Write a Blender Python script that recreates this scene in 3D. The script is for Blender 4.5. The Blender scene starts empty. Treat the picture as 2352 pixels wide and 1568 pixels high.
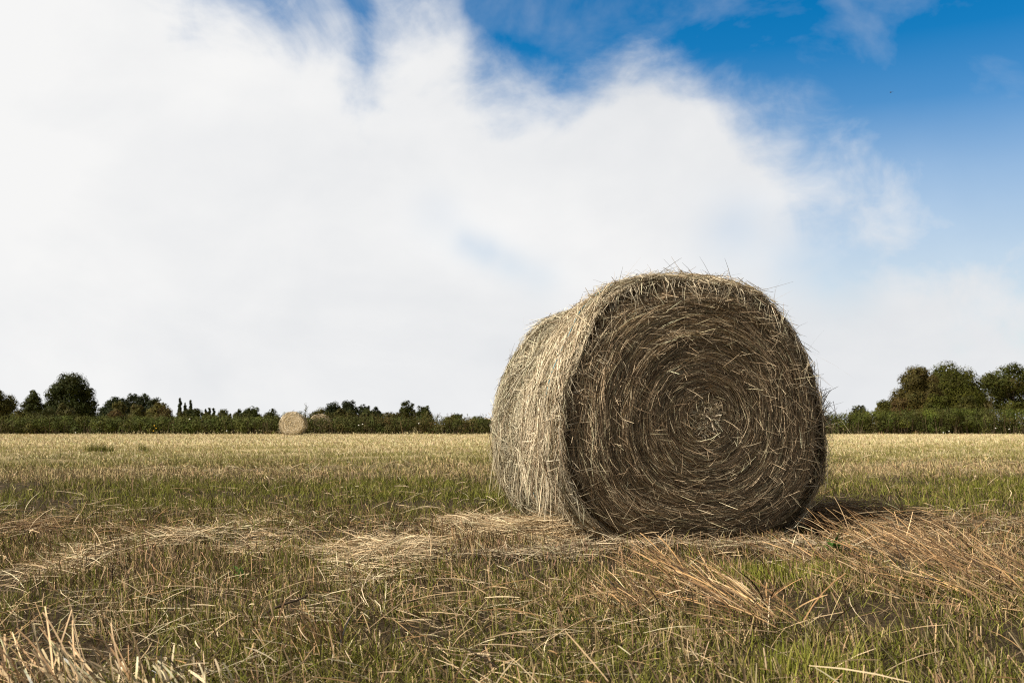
import bpy, math
import numpy as np
from mathutils import Vector

R = math.radians
rng = np.random.default_rng(7)
scene = bpy.context.scene
COL = scene.collection

# ------------------------------------------------------------------ camera maths
# lay-out units: pixels of a 2352 x 1568 picture, 35 mm lens on a 36 mm sensor
F, CU, CV, HORIZON, CAMZ = 2287.0, 1176.0, 784.0, 975.0, 0.60
PITCH = math.atan((HORIZON - CV) / F)
FWD = np.array([0, math.cos(PITCH), math.sin(PITCH)])
UP = np.array([0, -math.sin(PITCH), math.cos(PITCH)])
RIGHT = np.array([1.0, 0, 0])
CAM = np.array([0, 0, CAMZ])


def ray(u, v):
    return FWD + RIGHT * ((u - CU) / F) + UP * ((CV - v) / F)


def at(u, v, y):
    d = ray(u, v)
    return CAM + d * (y / d[1])


def gpt(u, v):
    d = ray(u, v)
    return CAM + d * (-CAMZ / d[2])


def az_el(u, v):
    d = ray(u, v)
    d = d / np.linalg.norm(d)
    return math.atan2(d[0], d[1]), math.asin(d[2])


# ------------------------------------------------------------------ noise
_LAT = np.random.default_rng(99).random((64, 64, 64)).astype(np.float32)


def vnoise(x, y, z=0.0):
    x, y, z = np.broadcast_arrays(np.asarray(x, float), np.asarray(y, float), np.asarray(z, float))
    xi, yi, zi = np.floor(x).astype(int), np.floor(y).astype(int), np.floor(z).astype(int)
    fx, fy, fz = x - xi, y - yi, z - zi
    fx, fy, fz = (f * f * (3 - 2 * f) for f in (fx, fy, fz))
    out = 0
    for i in (0, 1):
        for j in (0, 1):
            for k in (0, 1):
                w = (fx if i else 1 - fx) * (fy if j else 1 - fy) * (fz if k else 1 - fz)
                out = out + w * _LAT[(xi + i) % 64, (yi + j) % 64, (zi + k) % 64]
    return out


def fbm(x, y, z=0.0, o=3):
    t, a, s = 0, 0.5, 0
    for k in range(o):
        t = t + a * vnoise(x * 2 ** k + 17.3 * k, y * 2 ** k + 5.1 * k, np.asarray(z) * 2 ** k + 3.7 * k)
        s += a
        a *= 0.5
    return t / s


# ------------------------------------------------------------------ mesh helpers
def link(o, parent=None):
    COL.objects.link(o)
    if parent is not None:
        o.parent = parent
    return o


def tag(o, label=None, cat=None, group=None, kind=None):
    for k, v in (('label', label), ('category', cat), ('group', group), ('kind', kind)):
        if v:
            o[k] = v
    return o


def empty(name, loc=(0, 0, 0), rz=0.0):
    o = bpy.data.objects.new(name, None)
    o.location = loc
    o.rotation_euler = (0, 0, rz)
    o.empty_display_size = 0.3
    return link(o)


class Acc:
    """collects vertices, faces (quads or triangles) and colours, then links them as one mesh object"""

    def __init__(self):
        self.v, self.f, self.c, self.n = [], {3: [], 4: []}, [], 0

    def add(self, verts, faces, cols):
        verts = np.asarray(verts, np.float32).reshape(-1, 3)
        cols = np.asarray(cols, np.float32)
        if cols.ndim == 1:
            cols = np.tile(cols, (len(verts), 1))
        faces = np.asarray(faces, np.int64)
        self.v.append(verts)
        self.c.append(cols.reshape(-1, 3))
        self.f[faces.shape[1]].append(faces + self.n)
        self.n += len(verts)

    def ribbons(self, P, W, S, C):
        """P (N,K,3) centre lines, W (N,K) half widths, S (N,3)/(N,K,3) side vectors, C (N,3)/(N,K,3)"""
        N, K = P.shape[:2]
        if S.ndim == 2:
            S = S[:, None, :]
        off = S * W[..., None]
        V = np.stack([P - off, P + off], 2).reshape(-1, 3)
        if C.ndim == 2:
            C = np.repeat(C[:, None, :], K, 1)
        Cv = np.repeat(C[:, :, None, :], 2, 2).reshape(-1, 3)
        base = (np.arange(N) * K * 2)[:, None] + (np.arange(K - 1) * 2)[None, :]
        base = base.reshape(-1)
        self.add(V, np.stack([base, base + 1, base + 3, base + 2], 1), Cv)

    def tube(self, P, r, col, sides=6, cap=True):
        P = np.asarray(P, float)
        r = np.broadcast_to(np.asarray(r, float), (len(P),))
        T = np.gradient(P, axis=0)
        T /= np.linalg.norm(T, axis=1, keepdims=True) + 1e-9
        ref = np.array([0.31, 0.77, 0.55])
        A = np.cross(T, ref)
        A /= np.linalg.norm(A, axis=1, keepdims=True) + 1e-9
        B = np.cross(T, A)
        ang = np.arange(sides) * 2 * math.pi / sides
        V = P[:, None] + r[:, None, None] * (np.cos(ang)[None, :, None] * A[:, None] + np.sin(ang)[None, :, None] * B[:, None])
        K = len(P)
        i, j = np.meshgrid(np.arange(K - 1), np.arange(sides), indexing='ij')
        i, j = i.ravel(), j.ravel()
        j2 = (j + 1) % sides
        self.add(V.reshape(-1, 3), np.stack([i * sides + j, i * sides + j2, (i + 1) * sides + j2, (i + 1) * sides + j], 1), np.asarray(col))

    def build(self, name, mat, parent=None, smooth=False):
        me = bpy.data.meshes.new(name)
        V = np.concatenate(self.v)
        C = np.concatenate(self.c)
        loops, starts, tot = [], [], 0
        for k in (3, 4):
            if self.f[k]:
                f = np.concatenate(self.f[k])
                loops.append(f.reshape(-1))
                starts.append(tot + np.arange(len(f)) * k)
                tot += f.size
        loops, starts = np.concatenate(loops), np.concatenate(starts)
        me.vertices.add(len(V))
        me.vertices.foreach_set('co', V.reshape(-1))
        me.loops.add(len(loops))
        me.loops.foreach_set('vertex_index', loops.astype(np.int32))
        me.polygons.add(len(starts))
        me.polygons.foreach_set('loop_start', starts.astype(np.int32))
        at_ = me.color_attributes.new('Col', 'FLOAT_COLOR', 'POINT')
        at_.data.foreach_set('color', np.concatenate([C, np.ones((len(C), 1), np.float32)], 1).astype(np.float32).reshape(-1))
        me.update(calc_edges=True)
        me.validate()
        if smooth:
            me.polygons.foreach_set('use_smooth', np.ones(len(starts), bool))
        me.materials.append(mat)
        return link(bpy.data.objects.new(name, me), parent)


def unit(a):
    return a / (np.linalg.norm(a, axis=-1, keepdims=True) + 1e-9)


# ------------------------------------------------------------------ materials
def attr_mat(name, rough=0.75, transl=0.0, bump=0.0, spec=0.25, vary=0.0, scale=60.0):
    m = bpy.data.materials.new(name)
    m.use_nodes = True
    nt = m.node_tree
    b = nt.nodes['Principled BSDF']
    out = nt.nodes['Material Output']
    a = nt.nodes.new('ShaderNodeAttribute')
    a.attribute_name = 'Col'
    src = a.outputs['Color']
    if vary:
        tc = nt.nodes.new('ShaderNodeTexCoord')
        n = nt.nodes.new('ShaderNodeTexNoise')
        n.inputs['Scale'].default_value = scale
        n.inputs['Detail'].default_value = 6
        nt.links.new(tc.outputs['Object'], n.inputs['Vector'])
        mr = nt.nodes.new('ShaderNodeMapRange')
        mr.inputs['From Min'].default_value = 0.3
        mr.inputs['From Max'].default_value = 0.7
        mr.inputs['To Min'].default_value = 1 - vary
        mr.inputs['To Max'].default_value = 1 + vary
        nt.links.new(n.outputs['Fac'], mr.inputs['Value'])
        mx = nt.nodes.new('ShaderNodeVectorMath')
        mx.operation = 'SCALE'
        nt.links.new(src, mx.inputs[0])
        nt.links.new(mr.outputs['Result'], mx.inputs['Scale'])
        src = mx.outputs['Vector']
        if bump:
            bp = nt.nodes.new('ShaderNodeBump')
            bp.inputs['Strength'].default_value = 0.9
            bp.inputs['Distance'].default_value = bump
            nt.links.new(n.outputs['Fac'], bp.inputs['Height'])
            nt.links.new(bp.outputs['Normal'], b.inputs['Normal'])
    nt.links.new(src, b.inputs['Base Color'])
    b.inputs['Roughness'].default_value = rough
    b.inputs['Specular IOR Level'].default_value = spec
    if transl:
        t = nt.nodes.new('ShaderNodeBsdfTranslucent')
        nt.links.new(src, t.inputs['Color'])
        mix = nt.nodes.new('ShaderNodeMixShader')
        mix.inputs['Fac'].default_value = transl
        nt.links.new(b.outputs[0], mix.inputs[1])
        nt.links.new(t.outputs[0], mix.inputs[2])
        nt.links.new(mix.outputs[0], out.inputs['Surface'])
    return m


M_STRAW = attr_mat('dry_straw', 0.75, 0.06, spec=0.12)
M_CORE = attr_mat('packed_hay', 0.95, 0, bump=0.02, spec=0.05, vary=0.5, scale=45)
M_GRASS = attr_mat('grass_blades', 0.7, 0.22, spec=0.12)
M_LEAF = attr_mat('tree_leaves', 0.7, 0.12, spec=0.1)
M_BARK = attr_mat('bark', 0.95, 0, bump=0.05, spec=0.1, vary=0.4, scale=9)
M_TWINE = attr_mat('blue_twine', 0.5, 0, spec=0.4)
M_DARK = attr_mat('weathered_stalk', 0.9, 0, spec=0.1, vary=0.35, scale=80)
M_PETAL = attr_mat('petal', 0.7, 0.2)
M_BIRD = attr_mat('feather', 0.8, 0)

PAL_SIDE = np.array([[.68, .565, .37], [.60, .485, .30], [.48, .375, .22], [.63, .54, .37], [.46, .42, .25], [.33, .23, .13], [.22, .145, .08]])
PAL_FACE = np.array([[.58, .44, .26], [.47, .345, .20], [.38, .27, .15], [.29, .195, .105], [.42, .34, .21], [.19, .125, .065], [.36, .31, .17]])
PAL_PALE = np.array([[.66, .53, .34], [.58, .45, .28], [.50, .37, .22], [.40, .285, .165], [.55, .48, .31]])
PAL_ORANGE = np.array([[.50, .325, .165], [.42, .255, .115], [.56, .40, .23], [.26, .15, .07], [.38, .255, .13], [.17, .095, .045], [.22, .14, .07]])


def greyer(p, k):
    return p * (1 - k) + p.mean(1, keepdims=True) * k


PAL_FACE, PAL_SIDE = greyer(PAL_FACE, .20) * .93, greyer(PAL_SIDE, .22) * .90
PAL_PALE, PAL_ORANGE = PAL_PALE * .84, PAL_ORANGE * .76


def pick(pal, n, w=None, jit=0.15, r=rng):
    c = pal[r.choice(len(pal), n, p=None if w is None else np.array(w) / np.sum(w))]
    return np.clip(c * (1 + r.normal(0, jit, (n, 1))), 0.01, 0.8)


# ------------------------------------------------------------------ ground
def ground_z(x, y):
    d = np.clip((np.hypot(x, y) - 1) / 6, 0, 1)
    near = 0.05 * (fbm(x * 0.9, y * 0.9, 1.5) - 0.5) + 0.03 * (vnoise(x * 4, y * 4, 7.5) - 0.5)
    return near * (1 - 0.4 * d) - 0.004


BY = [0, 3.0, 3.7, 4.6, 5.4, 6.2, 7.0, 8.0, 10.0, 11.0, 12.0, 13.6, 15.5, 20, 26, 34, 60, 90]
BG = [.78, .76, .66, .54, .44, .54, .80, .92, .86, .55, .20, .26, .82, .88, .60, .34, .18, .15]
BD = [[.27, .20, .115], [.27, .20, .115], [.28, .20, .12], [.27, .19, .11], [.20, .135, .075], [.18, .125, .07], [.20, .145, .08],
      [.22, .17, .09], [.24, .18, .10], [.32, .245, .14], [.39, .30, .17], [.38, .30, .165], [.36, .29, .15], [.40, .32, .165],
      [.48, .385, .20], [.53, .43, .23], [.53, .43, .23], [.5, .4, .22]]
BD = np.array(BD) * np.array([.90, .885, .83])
BD[4:9] *= .85  # mid-field brown grass, its colour also darkened for the cloud shade over it
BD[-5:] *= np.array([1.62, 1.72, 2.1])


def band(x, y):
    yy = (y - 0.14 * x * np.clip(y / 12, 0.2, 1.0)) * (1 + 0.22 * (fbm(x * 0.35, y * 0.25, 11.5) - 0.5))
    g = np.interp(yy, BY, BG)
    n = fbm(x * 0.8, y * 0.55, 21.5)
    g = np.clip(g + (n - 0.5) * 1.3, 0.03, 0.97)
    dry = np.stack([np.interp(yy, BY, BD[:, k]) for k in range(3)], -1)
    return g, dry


def make_ground():
    xs = np.concatenate([[-900, -400, -200, -110, -70, -45], np.linspace(-32, -9, 24), np.linspace(-8, 8, 161), np.linspace(9, 32, 24), [45, 70, 110, 200, 400, 900]])
    ys = np.concatenate([[-600, -100, -30, -8], np.linspace(-2, 9, 111), np.linspace(9.3, 30, 60), np.linspace(31, 66, 36), [75, 95, 140, 220, 400, 800, 1800]])
    X, Y = np.meshgrid(xs, ys, indexing='ij')
    Z = ground_z(X, Y) * np.clip(1 - (np.hypot(X, Y) - 20) / 40, 0, 1)
    nx, ny = X.shape
    i, j = np.meshgrid(np.arange(nx - 1), np.arange(ny - 1), indexing='ij')
    i, j = i.ravel(), j.ravel()
    a = Acc()
    a.add(np.stack([X, Y, Z], -1).reshape(-1, 3), np.stack([i * ny + j, (i + 1) * ny + j, (i + 1) * ny + j + 1, i * ny + j + 1], 1), [.2, .15, .08])
    m = bpy.data.materials.new('field_soil')
    m.use_nodes = True
    nt = m.node_tree
    b = nt.nodes['Principled BSDF']
    b.inputs['Roughness'].default_value = 1
    b.inputs['Specular IOR Level'].default_value = 0.05
    tc = nt.nodes.new('ShaderNodeTexCoord')

    def noise(scale, det, rough=0.6):
        n = nt.nodes.new('ShaderNodeTexNoise')
        n.inputs['Scale'].default_value = scale
        n.inputs['Detail'].default_value = det
        n.inputs['Roughness'].default_value = rough
        nt.links.new(tc.outputs['Object'], n.inputs['Vector'])
        return n

    def ramp(src, cols):
        r = nt.nodes.new('ShaderNodeValToRGB')
        r.color_ramp.elements[0].position, r.color_ramp.elements[0].color = cols[0][0], (*cols[0][1], 1)
        r.color_ramp.elements[1].position, r.color_ramp.elements[1].color = cols[-1][0], (*cols[-1][1], 1)
        for p, c in cols[1:-1]:
            e = r.color_ramp.elements.new(p)
            e.color = (*c, 1)
        nt.links.new(src, r.inputs['Fac'])
        return r

    n1, n2 = noise(38, 9, 0.75), noise(0.55, 4)
    near = ramp(n1.outputs['Fac'], [(.3, (.022, .016, .01)), (.5, (.05, .037, .022)), (.62, (.09, .066, .038)), (.75, (.17, .125, .075))])
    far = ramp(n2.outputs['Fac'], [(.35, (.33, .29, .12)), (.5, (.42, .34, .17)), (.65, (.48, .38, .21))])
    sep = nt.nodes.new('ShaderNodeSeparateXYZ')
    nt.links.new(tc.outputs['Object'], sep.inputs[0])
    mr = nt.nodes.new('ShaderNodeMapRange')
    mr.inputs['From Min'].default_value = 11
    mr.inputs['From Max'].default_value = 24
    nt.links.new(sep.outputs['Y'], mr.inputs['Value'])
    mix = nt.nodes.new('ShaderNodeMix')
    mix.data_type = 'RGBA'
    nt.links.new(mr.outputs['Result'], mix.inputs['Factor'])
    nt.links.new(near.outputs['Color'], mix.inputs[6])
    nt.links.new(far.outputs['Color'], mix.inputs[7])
    nt.links.new(mix.outputs[2], b.inputs['Base Color'])
    bp = nt.nodes.new('ShaderNodeBump')
    bp.inputs['Strength'].default_value = 0.8
    bp.inputs['Distance'].default_value = 0.03
    nt.links.new(n1.outputs['Fac'], bp.inputs['Height'])
    nt.links.new(bp.outputs['Normal'], b.inputs['Normal'])
    tag(a.build('ground', m, smooth=True), 'mown hay field reaching to the hedges', kind='structure')


make_ground()

# ------------------------------------------------------------------ grass, stubble, scattered hay
BALE_BASE = gpt(1597, 1246)
BALE_ROT = R(17)
BALE_LEN = 1.27


def in_bale(x, y):
    dx, dy = x - BALE_BASE[0], y - BALE_BASE[1]
    lx = dx * math.cos(BALE_ROT) + dy * math.sin(BALE_ROT)
    ly = -dx * math.sin(BALE_ROT) + dy * math.cos(BALE_ROT)
    return (np.abs(lx) < 0.50) & (ly > 0.02) & (ly < BALE_LEN - 0.02)


def scatter(y0, y1, dens, margin=1.3):
    w1 = 0.53 * y1 + margin
    n = int(dens * (y1 - y0) * 2 * w1)
    y = rng.uniform(y0, y1, n)
    x = rng.uniform(-w1, w1, n)
    k = (np.abs(x) < 0.53 * y + margin) & ~in_bale(x, y)
    return x[k], y[k]


def clumped(x, y, f, keep):
    n = fbm(x * f, y * f, 31.5, 2)
    return rng.random(len(x)) < np.clip(keep + (n - 0.5) * 3.2, 0.06, 1)


def blades(acc, x, y, h, w, lean, colors, K=4, curl=0.5, lean_dir=None, tip=0.25, dark=0.8):
    n = len(x)
    a = rng.uniform(0, 2 * math.pi, n) if lean_dir is None else lean_dir
    D = np.stack([np.cos(a), np.sin(a), np.zeros(n)], -1)
    z0 = ground_z(x, y)
    t = np.linspace(0, 1, K)[None, :]
    horiz = (np.sin(lean)[:, None] * t + curl * np.sin(lean)[:, None] * t ** 2) * h[:, None]
    vert = np.cos(lean)[:, None] * t * h[:, None] * (1 - 0.25 * curl * t * np.sin(lean)[:, None])
    P = np.stack([x, y, z0], -1)[:, None, :] + D[:, None, :] * horiz[..., None] + np.array([0, 0, 1.0]) * vert[..., None]
    b = rng.uniform(0, 2 * math.pi, n)
    S = np.stack([np.cos(b), np.sin(b), rng.normal(0, .25, n)], -1)
    W = w[:, None] * (1 - (1 - tip) * t ** 1.6)
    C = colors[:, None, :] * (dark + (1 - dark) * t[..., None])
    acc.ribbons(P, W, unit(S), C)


GREENS = np.array([[.155, .18, .03], [.21, .235, .045], [.115, .14, .022], [.28, .275, .08], [.18, .175, .042]]) * np.array([.88, .82, .70])
ga, sa, la = Acc(), Acc(), Acc()
LODS = [  # y0, y1, blades per m2, size factor, width factor, K
    (1.7, 4.2, 8500, .72, .9, 4),
    (4.2, 7.0, 5200, .75, 1.1, 3),
    (7.0, 13.0, 2100, .85, 1.7, 3),
    (13.0, 27.0, 600, .85, 3.2, 2),
    (27.0, 61.0, 150, .8, 6.0, 2)]
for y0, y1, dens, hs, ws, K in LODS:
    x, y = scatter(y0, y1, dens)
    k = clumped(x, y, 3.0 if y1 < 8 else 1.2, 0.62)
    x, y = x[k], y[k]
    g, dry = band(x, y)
    green = rng.random(len(x)) < g * (0.75 if y1 < 8 else 0.9)
    # green regrowth
    xg, yg, gg = x[green], y[green], g[green]
    n = len(xg)
    tall = 0.6 + 0.8 * fbm(xg * 1.3, yg * 1.3, 41.5)
    h = rng.gamma(5, 0.0125, n) * tall * hs + 0.012
    col = pick(GREENS, n, jit=.22)
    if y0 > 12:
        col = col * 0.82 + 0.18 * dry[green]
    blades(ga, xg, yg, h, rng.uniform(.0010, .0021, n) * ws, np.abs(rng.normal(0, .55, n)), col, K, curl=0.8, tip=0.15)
    # dry stubble
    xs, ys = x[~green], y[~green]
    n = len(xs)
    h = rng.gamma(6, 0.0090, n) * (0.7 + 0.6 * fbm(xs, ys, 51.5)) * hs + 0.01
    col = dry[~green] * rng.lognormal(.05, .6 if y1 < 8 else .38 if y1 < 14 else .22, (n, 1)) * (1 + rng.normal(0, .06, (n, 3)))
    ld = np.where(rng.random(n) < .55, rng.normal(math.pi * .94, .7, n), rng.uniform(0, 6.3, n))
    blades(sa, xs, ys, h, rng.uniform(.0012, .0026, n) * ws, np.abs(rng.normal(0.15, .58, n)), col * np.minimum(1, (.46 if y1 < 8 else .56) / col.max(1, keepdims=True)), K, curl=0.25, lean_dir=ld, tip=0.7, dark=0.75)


def lying(acc, x, y, z, length, w, ang, pal, pitch=0.12, K=4, jit=.2, wts=None, sag=0.03, r=rng):
    """straws lying about: curved ribbons centred on x, y, z"""
    n = len(x)
    t = np.linspace(-.5, .5, K)[None, :]
    p = r.normal(0, pitch, n)
    D = np.stack([np.cos(ang) * np.cos(p), np.sin(ang) * np.cos(p), np.sin(p)], -1)
    N = np.stack([-np.sin(ang), np.cos(ang), np.zeros(n)], -1)
    bend = r.normal(0, .055, n) * length
    P = np.stack([x, y, z], -1)[:, None] + D[:, None] * (t * length[:, None])[..., None] + N[:, None] * (bend[:, None] * (t * t * 4 - .3))[..., None]
    P[..., 2] -= (sag * length)[:, None] * (t * t * 4)
    gz = ground_z(P[..., 0], P[..., 1])
    P[..., 2] = np.maximum(P[..., 2], gz + .004)
    roll = r.normal(0, .7, n)
    S = N * np.cos(roll)[:, None] + np.array([0, 0, 1.0]) * np.sin(roll)[:, None]
    acc.ribbons(P, np.repeat(w[:, None], K, 1) * (1 - .45 * np.abs(t * 2) ** 3), S, pick(pal, n, wts, jit, r))


for y0, y1, dens, ws, pz in [(1.7, 4.2, 900, .9, .05), (4.2, 7, 640, 1.1, .05), (7, 13, 150, 1.6, .055), (13, 27, 50, 2.8, .055), (27, 60, 4, 6, .05)]:
    x, y = scatter(y0, y1, dens)
    k = clumped(x, y, 0.7, 0.42)
    x, y = x[k], y[k]
    yy = y - .14 * x * np.clip(y / 12, .2, 1)
    wt = np.interp(yy, [0, 3.4, 4, 5.4, 6, 7, 10.6, 11.6, 13.4, 15, 30], [.7, .8, 1, 1, .55, .3, .25, 1, 1, .4, .4])
    k = rng.random(len(x)) < wt
    x, y = x[k], y[k]
    n = len(x)
    lying(la, x, y, ground_z(x, y) + rng.gamma(2, pz / 2, n) * .8, np.clip(rng.gamma(2.2, .042, n) + .02, 0, .2), rng.uniform(.0009, .0018, n) * ws,
          rng.normal(0, 1.0, n), np.concatenate([PAL_PALE, PAL_ORANGE * .85, PAL_FACE]), .30, 4)

tag(ga.build('grass', M_GRASS), 'short green grass growing back through the stubble', 'grass', kind='stuff')
tag(sa.build('stubble_grass', M_STRAW), 'dry brown cut stubble all over the field', 'stubble', kind='stuff')
tag(la.build('hay_litter', M_STRAW), 'loose straws scattered over the mown field', 'loose hay', kind='stuff')


# ------------------------------------------------------------------ bales
def fourier(phi, r, order, reg=1e-3):
    A = np.concatenate([np.cos(np.outer(phi, np.arange(order + 1))), np.sin(np.outer(phi, np.arange(1, order + 1)))], 1)
    c = np.linalg.solve(A.T @ A + reg * np.diag(np.concatenate([np.arange(order + 1) ** 2, np.arange(1, order + 1) ** 2])), A.T @ r)

    def f(p):
        p = np.asarray(p)
        s = p.ravel()
        B = np.concatenate([np.cos(np.outer(s, np.arange(order + 1))), np.sin(np.outer(s, np.arange(1, order + 1)))], 1)
        return (B @ c).reshape(p.shape)
    return f


def make_bale(name, base, rot, Rf, zc, L, nface, nside, nfringe, wf, r, pal_face, pal_side, nrim=0, twine=True, xc=0.0, fj=.28, core=(.12, .086, .048)):
    """axis along local y (front face at y = 0), centre of the wound layers at (xc, zc)"""
    root = empty(name, base, rot)
    RM = float(np.percentile(Rf(np.linspace(0, 6.28, 90)), 30))
    PU = [0, .03, .08, .14, .22, .40, .52, .62, .72, .85, .95, 1.0]
    PV = [.955, .99, 1.0, .998, .952, .97, .958, .885, .89, .962, .958, .92]
    PT = [0, 0, 0, .012, .035, .045, .045, .035, .035, .045, .045, .045]

    def prof(u, phi):
        w_ = np.clip((np.sin(phi) + .25) / .9, 0, 1)
        lowk = np.clip((np.sin(phi) + .95) / .5, .25, 1)
        return 1 - (1 - np.interp(u, PU, PV)) * lowk - np.interp(u, PU, PT) * w_ * w_ * (3 - 2 * w_)

    lump = lambda phi, u: 0.034 * (fbm(np.cos(phi) * 2.2 + 9, np.sin(phi) * 2.2 + 9, u * 4.0) - 0.5) * 2

    def side_pt(phi, u, lift):
        rr = Rf(phi) * prof(u, phi) + lump(phi, u) + lift
        return np.stack([xc + rr * np.cos(phi), u * L, np.maximum(zc + rr * np.sin(phi), .006)], -1)

    def face_y(rho, phi):
        ring = 0.020 * (vnoise(rho * 17 + phi * .16 + 50, phi * .8 + 30, 3.5) - .5) + 0.018 * (fbm(rho * np.cos(phi) * 4 + 20, rho * np.sin(phi) * 4 + 20, 8.5) - .5)
        return ring + 0.055 * np.clip((rho - .80) / .2, 0, 1) ** 2 + 0.012 * np.exp(-(rho / .12) ** 2)

    def face_pt(phi, rho, lift):
        k_ = np.clip(rho, 0, 1) ** 3
        rr = (RM * (1 - k_) + Rf(phi) * k_) * .965 * rho
        return np.stack([xc + rr * np.cos(phi), face_y(rho, phi) - lift, np.maximum(zc + rr * np.sin(phi), .006)], -1)

    # packed body
    a = Acc()
    NP, NU, NR = 120, 26, 24
    ph = np.arange(NP) * 2 * math.pi / NP
    us = np.linspace(0, 1, NU)
    rows = [face_pt(ph, np.full(NP, q), -.004) for q in np.linspace(0.015, .985, NR)]
    rows += [side_pt(ph, np.full(NP, u), -.022) for u in us]
    back = [np.stack([xc + Rf(ph) * .9 * q * np.cos(ph), np.full(NP, L), np.maximum(zc + Rf(ph) * .9 * q * np.sin(ph), .006)], -1) for q in np.linspace(.98, .01, 8)]
    V = np.stack(rows + back)
    K = len(V)
    i, j = np.meshgrid(np.arange(K - 1), np.arange(NP), indexing='ij')
    i, j = i.ravel(), j.ravel()
    j2 = (j + 1) % NP
    a.add(V.reshape(-1, 3), np.stack([i * NP + j, i * NP + j2, (i + 1) * NP + j2, (i + 1) * NP + j], 1), list(core))
    a.build('body', M_CORE, root, smooth=True)

    # wound straws of the end face
    a = Acc()
    n = nface
    rho = np.sqrt(r.uniform(0.0005, 1, n)) * 1.0
    phi = r.uniform(0, 2 * math.pi, n)
    Kp = 4
    t = np.linspace(-.5, .5, Kp)[None, :]
    ln = np.clip(r.gamma(3.2, .05, n) + .03, 0, .42)
    gam = r.normal(.04, .11, n)
    gam = gam + .5 * (fbm(rho * np.cos(phi) * 7 + 25, rho * np.sin(phi) * 7 + 25, 4.4) - .5)
    wild = r.random(n) < .045
    gam[wild] = r.normal(0, .8, wild.sum())
    ln[wild] *= .36
    dphi = np.clip(ln / np.maximum(rho * .68, .03) * np.cos(gam), -1.6, 1.6)
    drho = ln / .68 * np.sin(gam)
    PH = phi[:, None] + dphi[:, None] * t
    RH = np.clip(rho[:, None] + drho[:, None] * t, .004, 1.02)
    lift = np.abs(r.normal(0, .009, n)) + .001
    tilt = r.normal(0, .006, n)
    tilt[wild] = r.normal(0, .03, wild.sum())
    LF = lift[:, None] + np.abs(tilt[:, None]) + tilt[:, None] * t * 2
    P = face_pt(PH, RH, LF)
    T = unit(P[:, -1] - P[:, 0])
    Nf = np.array([0, -1.0, 0])
    roll = r.normal(0, .75, n)
    S = np.cross(T, Nf)
    S = unit(S * np.cos(roll)[:, None] + Nf * np.sin(roll)[:, None])
    W = (r.uniform(.0006, .0014, n) * np.where(wild, .75, 1) * wf)[:, None] * (1 - .4 * np.abs(t * 2) ** 3)
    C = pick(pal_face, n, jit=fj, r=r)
    C *= (.92 + .5 * vnoise(rho * 24 + phi * .16 + 9, phi * 1.2 + 30, 5.5))[:, None]
    a.ribbons(P, W, S, C)
    # tangle at the heart of the winding
    m = max(60, nface // 120)
    c0 = np.abs(r.normal(0, .045, m))
    p0 = r.uniform(0, 6.3, m)
    cx, cz = xc + c0 * np.cos(p0) + .015, zc + c0 * np.sin(p0)
    an = r.uniform(0, 6.3, m)
    ll = r.uniform(.04, .14, m)
    cur = r.normal(0, .35, m)
    tt = np.linspace(-.5, .5, 5)[None, :]
    P = np.stack([cx[:, None] + ll[:, None] * (np.cos(an)[:, None] * tt - np.sin(an)[:, None] * cur[:, None] * tt * tt * 2),
                  -(.012 + np.abs(r.normal(0, .012, m)))[:, None] + r.normal(0, .015, m)[:, None] * tt * 2,
                  cz[:, None] + ll[:, None] * (np.sin(an)[:, None] * tt + np.cos(an)[:, None] * cur[:, None] * tt * tt * 2)], -1)
    S = unit(np.cross(unit(P[:, -1] - P[:, 0]), Nf) + r.normal(0, .4, (m, 3)))
    a.ribbons(P, np.full((m, 5), .0016 * wf), S, pick(pal_side, m, jit=.2, r=r))
    a.build('end_face', M_STRAW, root)

    # straws of the outer layer
    a = Acc()
    n = nside
    left = r.random(n) < .68
    phi = np.where(left, R(60) + R(195) * r.random(n), r.uniform(R(-85), R(62), n))
    u = r.uniform(0.0, 1, n)
    ln = np.clip(r.gamma(3.5, .05, n) + .04, 0, .45)
    gam = r.normal(0, .5, n)
    lock = vnoise(phi * 3.2 + 40, u * 7 + 11, 2.2) - .5
    gam = gam * .75 + 2.0 * lock
    wild = r.random(n) < .36
    gam[wild] = r.uniform(-1.6, 1.6, wild.sum())
    PH = phi[:, None] + (ln * np.cos(gam) / .66)[:, None] * (t + .0)
    U = np.clip(u[:, None] + (ln * np.sin(gam) / L)[:, None] * t, -.015, 1.015)
    end = np.where(r.random(n) < .5, 1, -1)
    LF = np.clip(.075 * (vnoise(phi * 5.5 + 30, u * 11 + 9, 7.7) - .42), 0, .04)[:, None] + np.abs(r.normal(0, .010, n))[:, None] + np.minimum(r.exponential(.012, n), .05)[:, None] * np.clip(t * 2 * end[:, None], 0, 1) ** 2
    P = side_pt(PH, U, LF)
    hang = (r.random(n) < .12) & (np.cos(phi) < -.2) & (np.sin(phi) < .45) & (np.sin(phi) > -.40)
    k = np.where(hang)[0]
    st = side_pt(phi[k], np.clip(u[k], 0, 1), r.uniform(.004, .03, len(k)))
    q = np.linspace(0, 1, Kp)[None, :, None]
    drop = unit(np.stack([r.normal(-.04, .10, len(k)), r.normal(0, .16, len(k)), -np.ones(len(k))], -1)) * (ln[k] * .7)[:, None]
    P[k] = st[:, None] + drop[:, None] * q
    # hanging straws stay outside the bale and above the turf
    P[..., 2] = np.maximum(P[..., 2], .01)
    T = unit(P[:, -1] - P[:, 0])
    Ns = np.stack([np.cos(phi), np.zeros(n), np.sin(phi)], -1)
    roll = r.normal(0, .75, n)
    S = unit(np.cross(T, Ns) * np.cos(roll)[:, None] + Ns * np.sin(roll)[:, None])
    W = (r.uniform(.0010, .0023, n) * wf)[:, None] * (1 - .4 * np.abs(t * 2) ** 3)
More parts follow.
